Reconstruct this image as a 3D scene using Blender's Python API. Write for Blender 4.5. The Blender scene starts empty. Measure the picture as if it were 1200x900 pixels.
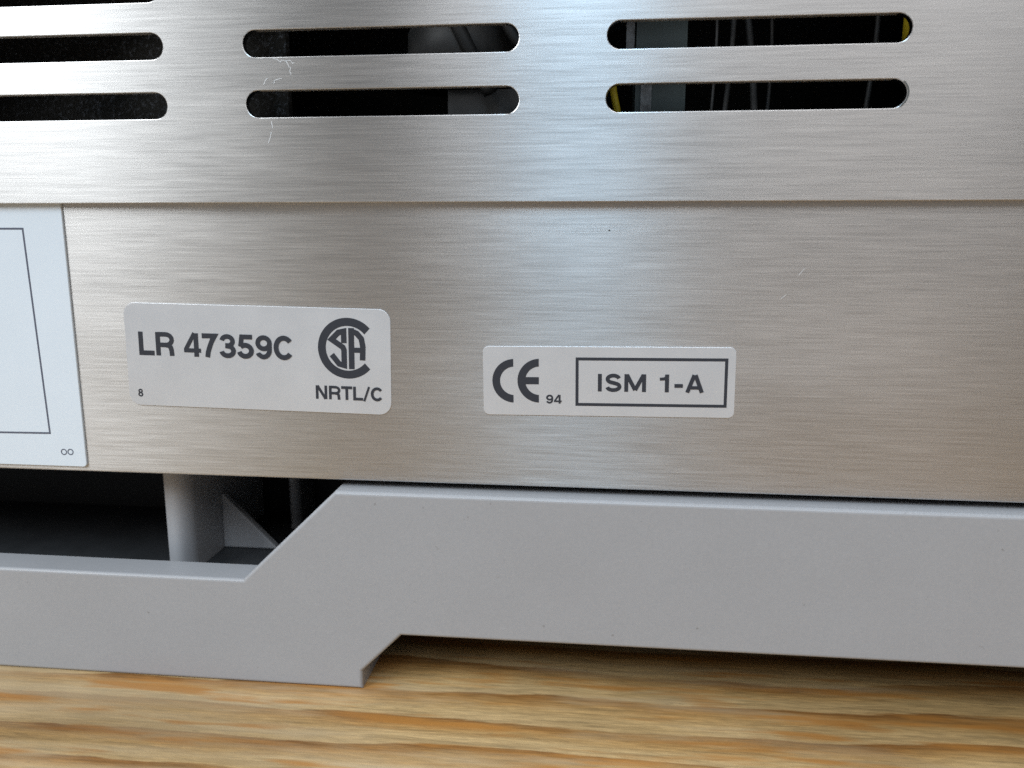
import bpy, bmesh, math, random
from math import radians, sin, cos, pi
from mathutils import Matrix, Vector
from mathutils.geometry import tessellate_polygon

random.seed(7)
MM = 0.001                      # everything below is written in millimetres
sc = bpy.context.scene
COL = sc.collection

# ------------------------------------------------------------------ camera
def make_camera():
    yaw, pitch, roll = radians(-6.285), radians(10.746), 0.0002
    f = Vector((sin(yaw)*cos(pitch), cos(yaw)*cos(pitch), -sin(pitch)))
    r = Vector((cos(yaw), -sin(yaw), 0)); u = r.cross(f)
    r, u = r*cos(roll)+u*sin(roll), -r*sin(roll)+u*cos(roll)
    cd = bpy.data.cameras.new('camera'); cam = bpy.data.objects.new('camera', cd); COL.objects.link(cam)
    m = Matrix((r, u, -f)).transposed().to_4x4()
    m.translation = Vector((14.97, -121.24, 73.91))*MM
    cam.matrix_world = m
    cd.sensor_width = 36; cd.lens = 28.79
    cd.clip_start = 0.005; cd.clip_end = 50
    cd.dof.use_dof = True; cd.dof.focus_distance = 0.124; cd.dof.aperture_fstop = 30
    sc.camera = cam
make_camera()

# ------------------------------------------------------------------ light
w = bpy.data.worlds.new('World'); sc.world = w; w.use_nodes = True
bg = w.node_tree.nodes['Background']
bg.inputs[0].default_value = (0.93, 0.96, 1.0, 1); bg.inputs[1].default_value = 0.20

def area(name, loc, target, sx, sy, power, color):
    ld = bpy.data.lights.new(name, 'AREA'); ld.shape = 'RECTANGLE'; ld.size = sx; ld.size_y = sy
    ld.energy = power; ld.color = color
    o = bpy.data.objects.new(name, ld); COL.objects.link(o); o.location = loc
    o.rotation_euler = (Vector(target)-Vector(loc)).to_track_quat('-Z', 'Y').to_euler()
    return o
area('window_light', (-0.86, -0.78, 0.95), (-0.03, 0, 0.05), 0.50, 0.9, 11.5, (0.92, 0.97, 1.0))
area('added_front_light', (0.20, -1.00, 1.05), (0.0, 0, 0.07), 1.10, 0.7, 7.2, (0.98, 0.985, 1.0))  # added wide lamp, brightens the steel's centre and right reflections
area('sky_light', (-0.03, -0.90, 1.10), (0.0, 0, 0.07), 0.22, 0.6, 3.4, (0.36, 0.70, 1.0))
area('overhead_light', (-0.50, 0.05, 1.5), (-0.05, -0.02, 0.0), 1.2, 1.2, 5.0, (0.95, 0.97, 1.0))

sc.view_settings.view_transform = 'Standard'; sc.view_settings.look = 'None'
sc.view_settings.exposure = 0.18; sc.view_settings.gamma = 1.0
sc.render.engine = 'CYCLES'
sc.cycles.max_bounces = 8; sc.cycles.use_denoising = False; sc.cycles.sample_clamp_indirect = 3.0; sc.cycles.use_adaptive_sampling = False

# ------------------------------------------------------------------ node helpers
class NT:
    def __init__(s, name):
        s.m = bpy.data.materials.new(name); s.m.use_nodes = True
        s.t = s.m.node_tree; s.t.nodes.clear()
        s.out = s.n('ShaderNodeOutputMaterial'); s.b = s.n('ShaderNodeBsdfPrincipled')
        s.t.links.new(s.b.outputs[0], s.out.inputs[0])
    def n(s, ty, **kw):
        x = s.t.nodes.new(ty)
        for k, v in kw.items(): setattr(x, k, v)
        return x
    def l(s, a, b): s.t.links.new(a, b)
    def set(s, sock, v): s.b.inputs[sock].default_value = v
    def coords(s, scale, loc=(0, 0, 0), rot=(0, 0, 0)):
        tc = s.n('ShaderNodeTexCoord'); mp = s.n('ShaderNodeMapping')
        mp.inputs['Scale'].default_value = [c*1000 for c in scale]      # scale given per millimetre
        mp.inputs['Location'].default_value = loc; mp.inputs['Rotation'].default_value = rot
        s.l(tc.outputs['Object'], mp.inputs[0]); return mp.outputs[0]
    def noise(s, vec, scale=1, detail=2, rough=.5, dist=0):
        x = s.n('ShaderNodeTexNoise'); x.inputs['Scale'].default_value = scale
        x.inputs['Detail'].default_value = detail; x.inputs['Roughness'].default_value = rough
        x.inputs['Distortion'].default_value = dist
        s.l(vec, x.inputs['Vector']); return x.outputs[0]
    def ramp(s, fac, stops):
        x = s.n('ShaderNodeValToRGB'); e = x.color_ramp.elements
        while len(e) < len(stops): e.new(.5)
        for k, (p, c) in enumerate(stops):
            e[k].position = p; e[k].color = (c, c, c, 1) if isinstance(c, (int, float)) else (*c, 1)
        s.l(fac, x.inputs[0]); return x.outputs[0]
    def mix(s, fac, a, b, mode='MIX'):
        x = s.n('ShaderNodeMix', data_type='RGBA', blend_type=mode)
        for i, v in ((0, fac), (6, a), (7, b)):
            sock = x.inputs[i]
            if hasattr(v, 'node'): s.l(v, sock)
            elif isinstance(v, (int, float)): sock.default_value = (v, v, v, 1) if i else v
            else: sock.default_value = (*v, 1)
        return x.outputs[2]
    def math(s, op, a, b=0.0, clamp=False):
        x = s.n('ShaderNodeMath', operation=op, use_clamp=clamp)
        for sock, v in ((x.inputs[0], a), (x.inputs[1], b)):
            if hasattr(v, 'node'): s.l(v, sock)
            else: sock.default_value = v
        return x.outputs[0]
    def bump(s, h, strength, dist):
        x = s.n('ShaderNodeBump'); x.inputs['Strength'].default_value = strength
        x.inputs['Distance'].default_value = dist*MM
        s.l(h, x.inputs['Height']); s.l(x.outputs[0], s.b.inputs['Normal'])

def steel(name, seed, tint=(0.57, 0.567, 0.565)):
    m = NT(name)
    fine = m.noise(m.coords((.13, 1, 6.5), (seed, 0, seed*2)), 1, 3, .6)
    mid = m.noise(m.coords((.06, 1, 2.4), (seed*3, 0, seed)), 1, 3, .55)
    big = m.noise(m.coords((.012, .1, .03), (seed*5, 0, 3)), 1, 2, .5)
    streak = m.mix(.40, fine, mid)
    c = m.mix(m.ramp(streak, [(.30, 0), (.70, 1)]), tuple(.84*t for t in tint), tuple(1.12*t for t in tint))
    # a few longer, darker brush lines
    dl = m.ramp(m.noise(m.coords((.03, 1, 1.6), (seed*7, 2, seed*4)), 1, 2, .5), [(.24, .78), (.30, 1)])
    c = m.mix(1, c, dl, 'MULTIPLY')
    m.l(c, m.b.inputs['Base Color'])
    r = m.math('ADD', m.math('MULTIPLY', streak, .16), m.math('MULTIPLY', big, .14))
    sm = m.noise(m.coords((.022, .05, .07), (seed*2, 1, 4)), 1, 3, .55)
    r = m.math('ADD', m.math('ADD', r, .16), m.ramp(sm, [(.45, 0), (.75, .03)]))
    m.l(r, m.b.inputs['Roughness'])
    m.set('Metallic', 1); m.set('Anisotropic', .97)
    cv = m.n('ShaderNodeCombineXYZ'); cv.inputs[2].default_value = 1
    m.l(cv.outputs[0], m.b.inputs['Tangent'])
    m.bump(streak, .16, .010)
    return m.m

def plain(name, col, rough=.5, metal=0, var=.0, vs=.2, bump=0, bs=3., spec=.5):
    m = NT(name); m.set('Roughness', rough); m.set('Metallic', metal); m.set('Specular IOR Level', spec)
    if var:
        n = m.noise(m.coords((vs, vs, vs)), 1, 4, .6)
        c = m.mix(m.ramp(n, [(.3, 0), (.7, 1)]), tuple(x*(1-var) for x in col), tuple(min(1, x*(1+var)) for x in col))
        m.l(c, m.b.inputs['Base Color'])
        m.l(m.math('ADD', m.math('MULTIPLY', n, .2), rough-.1), m.b.inputs['Roughness'])
    else: m.set('Base Color', (*col, 1))
    if bump: m.bump(m.noise(m.coords((bs, bs, bs)), 1, 2, .5), bump, .03)
    return m.m

def moulded(name, col):
    m = NT(name)
    n = m.noise(m.coords((.05, .05, .08), (3, 3, 3)), 1, 4, .6)
    c = m.mix(m.ramp(n, [(.3, 0), (.7, 1)]), tuple(x*.98 for x in col), tuple(x*1.02 for x in col))
    g = m.noise(m.coords((2.2, 2.2, 2.2)), 1, 3, .6)
    c = m.mix(1, c, m.ramp(g, [(.3, .97), (.7, 1.03)]), 'MULTIPLY')
    sp = m.noise(m.coords((.55, .55, .55), (5, 1, 2)), 1, 3, .65)
    c = m.mix(m.ramp(sp, [(.71, 0), (.76, .45)]), c, (.14, .13, .12))       # specks of dirt
    sc_ = m.noise(m.coords((.35, .5, .9), (1, 6, 2), (0, radians(28), 0)), 1, 4, .7)
    c = m.mix(m.ramp(sc_, [(.66, 0), (.72, .10)]), c, (.62, .63, .65))      # pale scuffs
    m.l(c, m.b.inputs['Base Color'])
    m.l(m.math('ADD', m.math('MULTIPLY', n, .25), .32), m.b.inputs['Roughness'])
    m.bump(g, .35, .03)
    return m.m

def wood(name):
    m = NT(name)
    rz = (0, 0, radians(-1.2))
    sx = m.n('ShaderNodeSeparateXYZ'); m.l(m.coords((1, 1, 1), (0, 0, 0), rz), sx.inputs[0])
    w1 = m.noise(m.coords((.011, .045, .02), (3, 1, 0), rz), 1, 2, .5)
    w2 = m.noise(m.coords((.05, .28, .1), (6, 2, 0), rz), 1, 4, .6)
    t = m.math('ADD', m.math('MULTIPLY', sx.outputs[1], .13), m.math('MULTIPLY', w1, 1.9))
    t = m.math('ADD', t, m.math('MULTIPLY', w2, .38))
    saw = m.math('FRACT', t)                               # one growth ring: pale earlywood, darker latewood, sharp edge
    ring = m.ramp(saw, [(0, (.62, .47, .275)), (.30, (.64, .49, .285)), (.58, (.56, .37, .17)), (.80, (.45, .245, .085)), (.955, (.30, .15, .05)), (1, (.60, .45, .26))])
    gate = m.noise(m.coords((.028, .13, .1), (1, 7.2, 0), rz), 1, 3, .6)
    c = m.mix(m.ramp(gate, [(.34, .40), (.54, 1.0)]), (.60, .44, .235), ring)
    f1 = m.noise(m.coords((.05, .85, 1), (4, 3, 0), rz), 1, 3, .65)
    f2 = m.noise(m.coords((.16, 1.5, 1), (7, 9, 0), rz), 1, 3, .7)
    c = m.mix(1, c, m.ramp(f1, [(.30, .76), (.50, 1.0), (.72, 1.12)]), 'MULTIPLY')
    c = m.mix(1, c, m.ramp(f2, [(.28, .84), (.72, 1.18)]), 'MULTIPLY')
    t2 = m.math('FRACT', m.math('ADD', m.math('MULTIPLY', t, 3.0), m.math('MULTIPLY', w2, .8)))
    line = m.ramp(t2, [(0, 1), (.6, .98), (.93, .84), (1, 1)])
    c = m.mix(1, c, line, 'MULTIPLY')
    # fine short fibres
    fib = m.noise(m.coords((.22, 2.6, 3), (2, 5, 0), rz), 1, 5, .7)
    c = m.mix(1, c, m.ramp(fib, [(.25, .66), (.75, 1.25)]), 'MULTIPLY')
    por = m.noise(m.coords((.55, 7, 3), (8, 1, 0), rz), 1, 2, .6)
    c = m.mix(m.ramp(por, [(.66, 0), (.74, .55)]), c, (.20, .11, .045))
    # weathered pale grey patches and orange ones, elongated with the grain
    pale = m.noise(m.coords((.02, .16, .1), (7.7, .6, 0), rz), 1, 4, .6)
    shade_grad = m.math('MULTIPLY', m.math('ADD', sx.outputs[0], 10), -.0016)      # left end paler, right browner: the machine's shade put into the colour
    c = m.mix(m.ramp(m.math('ADD', pale, shade_grad), [(.46, 0), (.66, .62)]), c, (.64, .55, .42))
    org = m.noise(m.coords((.03, .24, .1), (1.2, 8.1, 0), rz), 1, 3, .55)
    c = m.mix(m.ramp(org, [(.53, 0), (.63, .8)]), c, (.52, .25, .065))
    # dirt specks and grey bruises
    sp = m.noise(m.coords((.16, .6, .5), (4, 4, 0), rz), 1, 4, .7)
    c = m.mix(m.ramp(sp, [(.66, 0), (.76, .6)]), c, (.12, .09, .06))
    c = m.mix(1, c, m.ramp(m.noise(m.coords((.011, .035, .1), (2.3, 5.5, 0), rz), 1, 3, .55), [(.36, (.54, .45, .32)), (.62, (.92, .83, .69))]), 'MULTIPLY')
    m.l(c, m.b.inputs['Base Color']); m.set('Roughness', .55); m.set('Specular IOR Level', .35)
    m.bump(m.mix(.5, fib, line), .5, .12)
    return m.m

def speckled(name):
    m = NT(name)
    n = m.noise(m.coords((1.1, 1.1, 1.6)), 1, 3, .75)
    c = m.mix(m.ramp(n, [(.52, 0), (.72, 1)]), (.02, .018, .014), (.15, .16, .18))
    m.l(c, m.b.inputs['Base Color']); m.set('Roughness', .8)
    return m.m

M = dict(
    cover=steel('brushed_steel_cover', 1.3), panel=steel('brushed_steel_panel', 4.7, (.58, .573, .568)),
    base=moulded('grey_moulded_plastic', (.36, .362, .376)),
    plate=plain('pale_blue_enamel', (.72, .79, .86), .28, 0, .02, .05),
    silver=plain('silver_vinyl', (.68, .69, .715), .33, .36, .03, .12, .06, 3.),
    ink=plain('dark_grey_ink', (.030, .034, .045), .45), thin_ink=plain('grey_ink', (.10, .11, .15), .5),
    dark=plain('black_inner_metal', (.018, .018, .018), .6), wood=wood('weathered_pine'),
    recess_shade=plain('recess_shade_plastic', (.03, .032, .035), .5, 0, .2, .1), speck=speckled('dusty_insulation'), grey=plain('dull_grey_paint', (.05, .05, .05), .5, 0, .2, .2),
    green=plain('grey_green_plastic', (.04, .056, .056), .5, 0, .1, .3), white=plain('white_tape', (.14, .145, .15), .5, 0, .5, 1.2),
    yellow=plain('yellow_sleeve', (.5, .37, .02), .4), fleck=plain('dried_white_residue', (.72, .74, .76), .5),
    scuff=plain('dark_grime', (.10, .105, .10), .6),
)

# ------------------------------------------------------------------ mesh helpers
def link(name, bm, mat, parent, label=None, smooth=False):
    bmesh.ops.recalc_face_normals(bm, faces=bm.faces)
    for v in bm.verts: v.co *= MM
    me = bpy.data.meshes.new(name); bm.to_mesh(me); bm.free(); me.materials.append(mat)
    if smooth:
        for p in me.polygons: p.use_smooth = True
    o = bpy.data.objects.new(name, me); COL.objects.link(o); o.parent = parent
    if label: o['label'] = label
    return o

def area2(l): return sum(a[0]*b[1]-b[0]*a[1] for a, b in zip(l, l[1:]+l[:1]))/2
def inset(loop, d):                                         # loop wound so that material is on its left
    n = len(loop); out = []
    for i in range(n):
        p, q, r = loop[i-1], loop[i], loop[(i+1) % n]
        e1 = Vector((q[0]-p[0], q[1]-p[1])).normalized(); e2 = Vector((r[0]-q[0], r[1]-q[1])).normalized()
        n1 = Vector((-e1.y, e1.x)); n2 = Vector((-e2.y, e2.x)); b = n1+n2
        k = d/max(.3, (1+n1.dot(n2)))
        out.append((q[0]+b.x*k, q[1]+b.y*k))
    return out
def slab(bm, outer, holes, y0, y1, bev=0, seg=3):
    """sheet with holes in the xz plane, front at y0, back at y1, front edges rounded by bev"""
    loops = [outer if area2(outer) > 0 else outer[::-1]] + [h if area2(h) < 0 else h[::-1] for h in holes]
    rings = []                                              # list of (y, loops)
    if bev:
        for k in range(seg+1):
            a = pi/2*k/seg
            rings.append((y0+bev*(1-sin(a)), [inset(l, bev*(1-cos(a))) for l in loops][:]))
        rings = [(y, ls) for y, ls in rings][::-1]
        # first ring must be the front-most, most inset one
        rings = []
        for k in range(seg+1):
            a = pi/2*k/seg
            rings.append((y0+bev*(1-cos(a)), [inset(l, bev*(1-sin(a))) for l in loops]))
    else: rings.append((y0, loops))
    rings.append((y1, loops))
    vr = [[[bm.verts.new((x, y, z)) for x, z in l] for l in ls] for y, ls in rings]
    for a, b in zip(vr, vr[1:]):
        for la, lb in zip(a, b):
            n = len(la)
            for i in range(n): bm.faces.new((la[i], la[(i+1) % n], lb[(i+1) % n], lb[i]))
    for k in (0, -1):
        flat = [v for l in vr[k] for v in l]
        for t in tessellate_polygon([[Vector((x, z, 0)) for x, z in l] for l in rings[k][1]]):
            try: bm.faces.new([flat[i] for i in t])
            except ValueError: pass
def box(bm, x0, x1, y0, y1, z0, z1):
    slab(bm, [(x0, z0), (x1, z0), (x1, z1), (x0, z1)], [], y0, y1)
def lathe(bm, cx, cy, prof, n=28):                          # prof: (r, z), closed at both ends
    rings = [[bm.verts.new((cx+r*cos(2*pi*k/n), cy+r*sin(2*pi*k/n), z)) for k in range(n)] for r, z in prof]
    for a, b in zip(rings, rings[1:]):
        for k in range(n): bm.faces.new((a[k], a[(k+1) % n], b[(k+1) % n], b[k]))
    bm.faces.new(rings[0][::-1]); bm.faces.new(rings[-1])
def tube(bm, pts, r, n=8):
    pts = [Vector(p) for p in pts]; rings = []
    for i, p in enumerate(pts):
        d = (pts[min(i+1, len(pts)-1)]-pts[max(i-1, 0)]).normalized()
        s = d.cross(Vector((.3, 1, .1))).normalized(); t = d.cross(s)
        rings.append([bm.verts.new(p+s*r*cos(2*pi*k/n)+t*r*sin(2*pi*k/n)) for k in range(n)])
    for a, b in zip(rings, rings[1:]):
        for k in range(n): bm.faces.new((a[k], a[(k+1) % n], b[(k+1) % n], b[k]))
    bm.faces.new(rings[0][::-1]); bm.faces.new(rings[-1])
def arc(cx, cz, rx, rz, a0, a1, n=20):
    return [(cx+rx*cos(radians(a0+(a1-a0)*k/n)), cz+rz*sin(radians(a0+(a1-a0)*k/n))) for k in range(n+1)]
def rrect(x0, x1, z0, z1, r, n=8):
    return (arc(x1-r, z1-r, r, r, 0, 90, n)+arc(x0+r, z1-r, r, r, 90, 180, n)
            + arc(x0+r, z0+r, r, r, 180, 270, n)+arc(x1-r, z0+r, r, r, 270, 360, n))
def slot(xc, zc, L, h): r = h/2; return arc(xc+L/2-r, zc, r, r, -90, 90, 16)+arc(xc-L/2+r, zc, r, r, 90, 270, 16)

class Print:
    """flat printed marks: strokes and fills lying 0.02 mm proud of a sticker; f maps sticker coords to panel (x, z)"""
    def __init__(s, y, f=lambda x, z: (x, z)): s.bm = bmesh.new(); s.y = y; s.f = f; s.k = 0
    def v(s, x, z):
        x, z = s.f(x, z); return s.bm.verts.new((x, s.y-s.k*.004, z))
    def fill(s, outer, holes=()):
        s.k += 1; loops = [list(outer)]+[list(h) for h in holes]
        vs = [s.v(*p) for l in loops for p in l]
        for t in tessellate_polygon([[Vector((x, z, 0)) for x, z in l] for l in loops]): s.bm.faces.new([vs[i] for i in t])
    def stroke(s, pts, wd, closed=False):
        s.k += 1; n = len(pts); A = []
        for i in range(n):
            q = Vector(pts[i])
            p = Vector(pts[i-1]) if (i or closed) else None; r = Vector(pts[(i+1) % n]) if (i < n-1 or closed) else None
            e1 = (q-p).normalized() if p else (r-q).normalized(); e2 = (r-q).normalized() if r else e1
            n1 = Vector((-e1.y, e1.x)); n2 = Vector((-e2.y, e2.x)); b = (n1+n2)
            b = b/max(.35, 1+n1.dot(n2))*wd/2
            A.append((s.v(*(q+b)), s.v(*(q-b))))
        for i in range(n if closed else n-1):
            j = (i+1) % n; s.bm.faces.new((A[i][0], A[j][0], A[j][1], A[i][1]))
    def text(s, txt, x, z, cap, width, wd=.20, track=None):
        adv = [GL[c][0] if c != ' ' else .30 for c in txt]
        sx = width/(sum(adv)-.06) if track is None else cap*track
        ex = 0 if track is None else (width-sx*(sum(adv)-.06))/max(1, len(txt)-1)
        for c, a in zip(txt, adv):
            for pts, closed, rel in (GL[c][1] if c != ' ' else []):
                s.stroke([(x+px*sx, z+pz*cap) for px, pz in pts], wd*rel*cap*1.04, closed)
            x += a*sx+ex
    def build(s, name, mat, parent, label=None):
        for v in s.bm.verts: v.co *= MM
        me = bpy.data.meshes.new(name); s.bm.normal_update()
        for f in s.bm.faces:
            if f.normal.y > 0: f.normal_flip()
        s.bm.to_mesh(me); s.bm.free(); me.materials.append(mat)
        o = bpy.data.objects.new(name, me); COL.objects.link(o); o.parent = parent
        if label: o['label'] = label
        return o
S = lambda *p: (list(p), False, 1.0)
GL = {
 'L': (.60, [S((.1, 1), (.1, .095), (.56, .095))]),
 'R': (.70, [S((.1, 0), (.1, 1)), ([(.1, .91), (.38, .91)]+arc(.38, .685, .205, .225, 90, -90, 12)[1:]+[(.1, .46)], False, .95),
             S((.36, .46), (.47, .44), (.535, .37), (.56, .25), (.575, 0))]),
 '4': (.62, [S((.43, 0), (.43, 1)), (([(.385, 1), (.06, .30)]), False, .85), (([(0, .265), (.59, .265)]), False, .85)]),
 '7': (.60, [S((.02, .905), (.46, .905), (.36, .69), (.27, .42), (.215, .2), (.19, 0))]),
 '3': (.62, [(arc(.29, .71, .185, .195, 172, -75, 16)+[(.22, .525)], False, .95), ([(.22, .51)]+arc(.29, .295, .205, .205, 75, -172, 18), False, .98)]),
 '5': (.62, [([(.53, .91), (.17, .91), (.12, .50)], False, .95), (arc(.28, .325, .21, .235, 138, -168, 20), False, 1)]),
 '9': (.62, [(arc(.295, .67, .20, .235, 0, 340, 19), True, .95), ([(.495, .67), (.49, .46)]+arc(.28, .40, .21, .31, 5, -110, 10)+[(.11, .20), (.095, .25)], False, .95)]),
 'C': (.72, [(arc(.36, .5, .265, .41, 38, 322, 30), False, 1)]),
 'N': (.72, [S((.1, 0), (.1, 1)), S((.58, 0), (.58, 1)), S((.12, .98), (.56, .02))]),
 'T': (.62, [S((0, .905), (.60, .905)), S((.30, .9), (.30, 0))]),
 '/': (.36, [([(.02, -.05), (.29, 1.02)], False, .75)]),
 'I': (.28, [S((.1, 0), (.1, 1))]),
 'S': (.68, [(arc(.31, .71, .21, .20, 12, 235, 18)+arc(.31, .285, .225, .195, 52, -170, 20), False, 1)]),
 'M': (.90, [S((.1, 0), (.1, 1)), S((.74, 0), (.74, 1)), S((.12, .97), (.42, .10)), S((.72, .97), (.42, .10))]),
 '1': (.58, [S((.36, 0), (.36, 1)), ([(.10, .735), (.26, .755), (.33, .83), (.35, .98)], False, .75)]),
 '-': (.42, [([(.05, .37), (.35, .37)], False, .95)]),
 'A': (.74, [S((.09, 0), (.33, .985)), S((.61, 0), (.37, .985)), ([(.17, .27), (.53, .27)], False, .85)]),
 '8': (.62, [(arc(.29, .73, .17, .19, 0, 340, 17), True, .9), (arc(.29, .29, .2, .215, 0, 340, 17), True, .9)]),
}
def placed(cx, cz, ang):
    a = radians(ang)
    return lambda x, z: (cx+x*cos(a)-z*sin(a), cz+x*sin(a)+z*cos(a))

# ------------------------------------------------------------------ tabletop
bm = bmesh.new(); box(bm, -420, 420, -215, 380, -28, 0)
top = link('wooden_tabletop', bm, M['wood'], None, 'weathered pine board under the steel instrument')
top['kind'] = 'structure'

# ------------------------------------------------------------------ instrument
root = bpy.data.objects.new('laboratory_instrument', None); COL.objects.link(root); root.empty_display_size = .02
root['label'] = 'brushed steel laboratory instrument with vent slots and stickers on grey plastic base'
root['category'] = 'instrument'
XL, XR, YB = -190, 170, 190
ZP, ZF, ZT = 34.64, 77.68, 142                       # panel bottom, cover lower edge, top of housing

# upper cover: slotted front sheet plus the sides and top bent back from it
L, GAP, X0 = 40.0, 12.2, -49.49
xcs = [X0-L/2-(L+GAP)*k for k in (1, 0)]+[X0+GAP+L/2+(L+GAP)*k for k in range(2)]
rows = [(91.72, 3.75), (100.02, 3.7), (107.88, 3.7), (115.9, 3.7)]
holes = [slot(x, z, L, h) for z, h in rows for x in xcs if XL+25 < x-L/2]
bm = bmesh.new()
slab(bm, [(XL-1.2, ZF), (XR+1.2, ZF), (XR+1.2, ZT), (XL-1.2, ZT)], holes, -1.2, 0, .12, 2)
cover = link('upper_cover', bm, M['cover'], root, 'slotted brushed steel upper cover')
for nm, b in (('cover_side', (XL-1.2, XL, .01, YB, ZF, ZT)), ('cover_side', (XR, XR+1.2, .01, YB, ZF, ZT)),
              ('cover_top', (XL, XR, .01, YB, ZT-1.2, ZT)), ('cover_back', (XL, XR, YB, YB+1.2, ZP, ZT))):
    bm = bmesh.new(); box(bm, *b); link(nm, bm, M['cover'], root)

# lower front panel tucked behind the cover
bm = bmesh.new(); slab(bm, [(XL, ZP), (XR, ZP), (XR, 84), (XL, 84)], [], .03, 1.2, .3, 3)
panel = link('front_panel', bm, M['panel'], root, 'brushed steel lower front panel')
for nm, b in (('panel_side', (XL, XL+1.2, 1.21, YB-.01, ZP, ZF+2)), ('panel_side', (XR-1.2, XR, 1.21, YB-.01, ZP, ZF+2)),
              ('bottom_plate', (XL+1.21, XR-1.21, 1.21, YB-.01, ZP+.4, ZP+1.6))):
    bm = bmesh.new(); box(bm, *b); link(nm, bm, M['panel'] if 'side' in nm else M['dark'], root)

# dried residue on the cover, scratches on the panel
def marks(name, y, lists, wd, mat, parent):
    P = Print(y)
    for pts in lists: P.stroke(pts, wd)
    return P.build(name, mat, parent)
rnd = random.Random(3)
def squiggle(pts, n=3, a=.18):
    out = [pts[0]]
    for p, q in zip(pts, pts[1:]):
        for k in range(1, n+1):
            t = k/n; out.append((p[0]+(q[0]-p[0])*t+rnd.uniform(-a, a), p[1]+(q[1]-p[1])*t+rnd.uniform(-a, a)))
    return out
marks('residue_fleck', -1.215, [squiggle(p) for p in (
    [(-32.9, 98.05), (-31.8, 97.6), (-30.6, 97.7), (-29.8, 97.2)], [(-31.0, 97.6), (-30.4, 96.6), (-30.4, 95.5)],
    [(-31.7, 95.2), (-32.8, 94.8), (-33.3, 94.6)])], .08, M['fleck'], cover)
marks('residue_fleck', -1.217, [squiggle(p, 3, .1) for p in ([(-34.5, 94.4), (-34.2, 94.9), (-33.9, 95.2)], [(-33.6, 89.3), (-33.55, 88.3)],
    [(-33.7, 87.8), (-34.2, 86.3)])], .10, M['fleck'], cover)
marks('scratch', .012, [[(42.7, 67.4), (43.4, 68.3)], [(40.4, 64.0), (41.1, 64.6)]], .055, M['fleck'], panel)
marks('grime_spot', .012, [[(15.65, 73.6), (15.9, 73.7)]], .22, M['scuff'], panel)
marks('grime_ring', -1.213, [arc(xcs[-1]+L/2-1.8, 91.75, 2.02, 2.0, 50, -60, 14)], .22, M['scuff'], cover)

# rating plate
bm = bmesh.new(); slab(bm, rrect(-150, -68.47, 35.5, 82, .6, 4), [], -.30, .03, .1, 2)
plate = link('rating_plate', bm, M['plate'], root, 'pale blue rating plate with thin ruled border')
P = Print(-.315); P.stroke([(-143, 73.88), (-75.2, 73.88), (-74.31, 41.06), (-143, 40.3)], .30, True)
P.build('ruled_border', M['thin_ink'], plate)
P = Print(-.315); P.stroke(arc(-72.2, 37.95, .45, .45, 0, 345, 17), .17, True); P.stroke(arc(-71.05, 37.98, .45, .45, 0, 345, 17), .17, True)
P.build('printed_symbol', M['thin_ink'], plate)

# approval sticker (left)
f1 = placed(-38.5, 54.0, -0.9)
bm = bmesh.new(); slab(bm, [f1(x, z) for x, z in rrect(-21.45, 21.45, -8.2, 8.2, 1.9)], [], -.10, .03, .04, 2)
st1 = link('approval_sticker', bm, M['silver'], root, 'larger silver sticker reading LR 47359C with round emblem')
PY = -.118
P = Print(PY, f1); P.text('LR 47359C', -19.35, -.05, 3.72, 25.3, .20); P.build('serial_lettering', M['ink'], st1)
P = Print(PY, f1); P.text('NRTL/C', 9.35, -6.05, 2.15, 10.75, .195); P.build('approval_lettering', M['ink'], st1)
P = Print(PY, f1); P.text('8', -19.95, -6.8, 1.25, .85, .2); P.build('printed_digit', M['ink'], st1)
P = Print(PY, f1)
ex, ez, R = 14.7, 2.05, 4.72
q = lambda x, z: (ex+x*R, ez+z*R)
P.fill([q(*p) for p in arc(0, 0, 1, 1, 42, 318, 48)+arc(0, 0, .735, .735, 320, 40, 44)])
P.k += 1
def es(pts, wd): P.stroke([q(*p) for p in pts], wd*R)
es([(-.125, .17), (-.125, .555), (-.30, .515), (-.535, .28), (-.16, .03), (-.125, -.06), (-.125, -.565), (-.30, -.52), (-.54, -.22)], .185)
es([(.125, -.68), (.125, .67)], .19)
es([(.15, .565), (.31, .50), (.46, .33), (.505, .08), (.49, -.38)], .185)
es([(.12, -.05), (.50, -.05)], .165)
P.build('emblem', M['ink'], st1)

# conformity sticker (right)
f2 = placed(15.94, 51.41, .57)
bm = bmesh.new(); slab(bm, [f2(x, z) for x, z in rrect(-18.7, 18.7, -5.28, 5.28, .9)], [], -.10, .03, .04, 2)
st2 = link('conformity_sticker', bm, M['silver'], root, 'smaller silver sticker reading ISM 1-A inside a box')
P = Print(PY, f2)
R, T = 3.36, 1.18
def cut_ring(cx, cz, xc):
    a = math.degrees(math.acos((xc)/R)); b = math.degrees(math.acos((xc)/(R-T)))
    P.fill(arc(cx, cz, R, R, a, 360-a, 40)+arc(cx, cz, R-T, R-T, 360-b, b, 36))
cut_ring(-13.95, .0, -.15); cut_ring(-10.12, .05, -.12)
P.stroke([(-12.45, .06), (-10.24, .06)], 1.1)
P.build('conformity_mark', M['ink'], st2)
P = Print(PY, f2); P.text('94', -9.2, -3.42, 1.35, 2.35, .21); P.build('year_lettering', M['ink'], st2)
P = Print(PY, f2); P.fill([(-4.72, -3.72), (17.58, -3.72), (17.58, 3.66), (-4.72, 3.66)], [[(-4.27, -3.27), (-4.27, 3.21), (17.13, 3.21), (17.13, -3.27)]])
P.build('printed_frame', M['ink'], st2)
P = Print(PY, f2); P.text('ISM 1-A', -1.5, -1.48, 2.68, 15.7, .21); P.build('class_lettering', M['ink'], st2)

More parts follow.
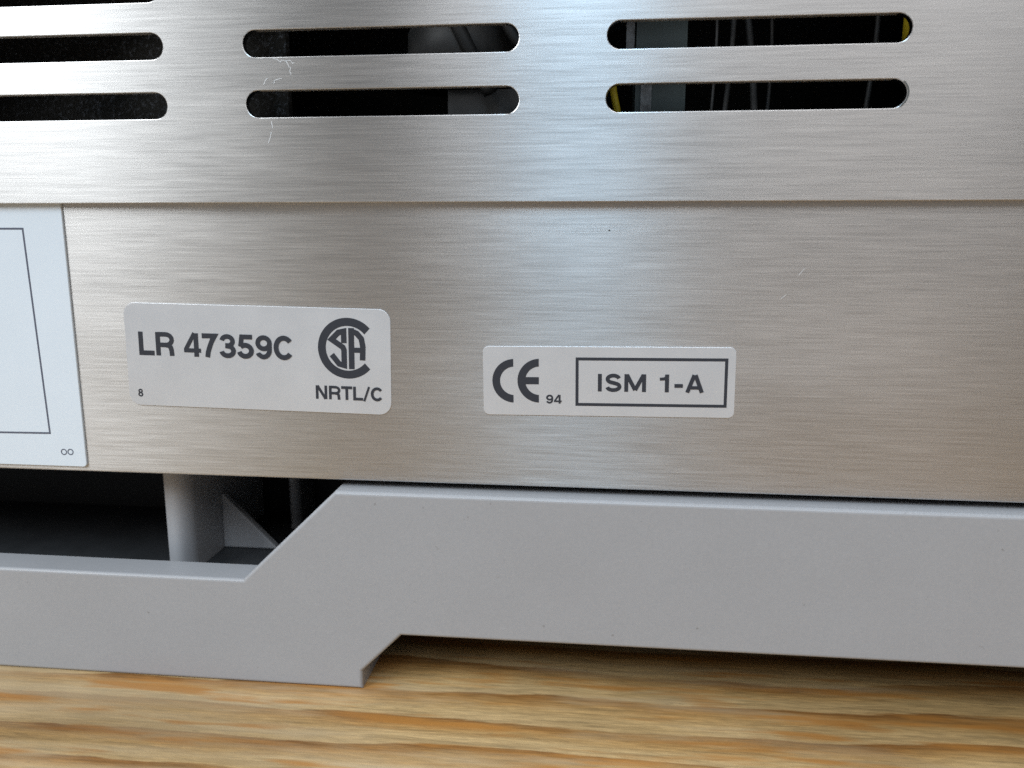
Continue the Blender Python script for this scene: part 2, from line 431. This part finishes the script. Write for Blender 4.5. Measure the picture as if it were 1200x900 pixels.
# moulded base: front wall with its cut-out and feet
ZB = 33.5
out = [(XL, 0), (-22.65, 0), (-22.65, 3.1), (-16.0, 9.75), (102, 9.95), (108.6, 3.1), (108.6, 0), (XR, 0), (XR, ZB), (-26.0, ZB), (-41.9, 18.1), (XL, 18.25)]
bm = bmesh.new(); slab(bm, out, [], -2.5, 3.4, .55, 4)
base = link('base', bm, M['base'], root, 'grey moulded plastic base with stepped front edge')
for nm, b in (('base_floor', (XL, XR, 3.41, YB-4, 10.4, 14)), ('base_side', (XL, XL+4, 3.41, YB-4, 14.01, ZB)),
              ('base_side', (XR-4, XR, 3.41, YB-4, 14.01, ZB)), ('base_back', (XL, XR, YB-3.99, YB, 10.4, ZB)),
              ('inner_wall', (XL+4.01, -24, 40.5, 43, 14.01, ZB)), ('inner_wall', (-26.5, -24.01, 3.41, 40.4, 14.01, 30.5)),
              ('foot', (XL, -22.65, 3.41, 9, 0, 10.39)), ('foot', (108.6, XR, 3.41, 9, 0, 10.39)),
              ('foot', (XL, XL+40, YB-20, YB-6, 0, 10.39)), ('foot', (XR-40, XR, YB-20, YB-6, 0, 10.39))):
    bm = bmesh.new(); box(bm, *b); link(nm, bm, M['recess_shade'] if nm == 'base_floor' else M['dark'] if nm == 'inner_wall' else M['base'], base)  # floor and inner walls coloured darker to stand in for recess shade
# upright ribs with a triangular web, seen through the cut-out
def rib(x, y0, y1, wd, web):
    prof = [(x, y1), (x, y0+.3), (x+.3, y0), (x+.35*wd, y0-.05)]+[(x+.35*wd+.65*wd*sin(a), y0-.05+.9*wd*(1-cos(a))) for a in [pi/2*k/28 for k in range(1, 29)]]+[(x+wd, y1)]
    bm = bmesh.new(); A = [bm.verts.new((px, py, 14.01)) for px, py in prof]; B = [bm.verts.new((px, py, 35.0)) for px, py in prof]
    n = len(prof)
    for i in range(n): bm.faces.new((A[i], A[(i+1) % n], B[(i+1) % n], B[i]))
    bm.faces.new(A); bm.faces.new(B)
    o = link('rib', bm, M['base'], base)
    if web:
        x1 = x+wd
        bm = bmesh.new(); slab(bm, [(x1+.01, 14.02), (x1+10.5, 14.02), (x1+10.2, 14.6), (x1+.4, 24.6), (x1+.01, 24.6)], [], y0+13, y0+14.4, .3, 2)
        link('web', bm, M['base'], o)
rib(-59.8, 7, 39, 3.8, True)
rib(-47.0, 31, 40, 2.0, False)

# what shows through the vent slots
def inner(name, mat, *boxes):
    bm = bmesh.new()
    for b in boxes: box(bm, *b)
    return link(name, bm, mat, root)
inner('inner_bulkhead', M['dark'], (XL+2, XR-2, 55, 56, ZP+2, ZT-2))
bm = bmesh.new()
vs = [bm.verts.new((x, y, z)) for z in (ZP+3, 122) for x, y in ((-34, 7), (-34, 8.5), (-110, 41.5), (-110, 40))]
for f in ((0, 1, 2, 3), (4, 5, 6, 7), (0, 1, 5, 4), (1, 2, 6, 5), (2, 3, 7, 6), (3, 0, 4, 7)): bm.faces.new([vs[i] for i in f])
link('insulation_panel', bm, M['speck'], root)
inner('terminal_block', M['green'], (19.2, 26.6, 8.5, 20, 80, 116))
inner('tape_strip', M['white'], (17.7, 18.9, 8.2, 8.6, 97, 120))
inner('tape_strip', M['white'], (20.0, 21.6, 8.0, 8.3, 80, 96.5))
bm = bmesh.new(); lathe(bm, -8.0, 16, [(9, 96), (8.8, 104), (7, 108), (3, 110)], 36); link('capacitor', bm, M['grey'], root, smooth=True)
bm = bmesh.new(); tube(bm, [(-9+.5*k, 6.5+.1*k, 107-k) for k in range(14)], 1.1, 12); link('cable', bm, M['dark'], root, smooth=True)
bm = bmesh.new(); tube(bm, [(-1+.06*k*k, 7, 108-k) for k in range(12)], .9, 12); link('cable', bm, M['dark'], root, smooth=True)
inner('bracket', M['grey'], (-9.5, 6, 10, 11, 84, 95))
for x0, x1, y, r in ((30.4, 30.7, 9, .22), (33.5, 32.6, 12, .4), (34.6, 39.4, 14, .55), (39.8, 40.6, 18, .3), (55.5, 54.3, 16, .4)):
    bm = bmesh.new(); tube(bm, [(x0+(x1-x0)*t+.4*sin(5*t), y, 112-32*t) for t in [k/10 for k in range(11)]], r)
    link('wire', bm, M['grey'], root, smooth=True)
bm = bmesh.new(); tube(bm, [(16.4+.5*sin(k*.5), 9, 86+k) for k in range(12)], .55); link('yellow_wire', bm, M['yellow'], root, smooth=True)
bm = bmesh.new(); lathe(bm, 58.6, 7.5, [(2.0, 97.5), (2.0, 108)], 20); link('yellow_sleeve', bm, M['yellow'], root, smooth=True)
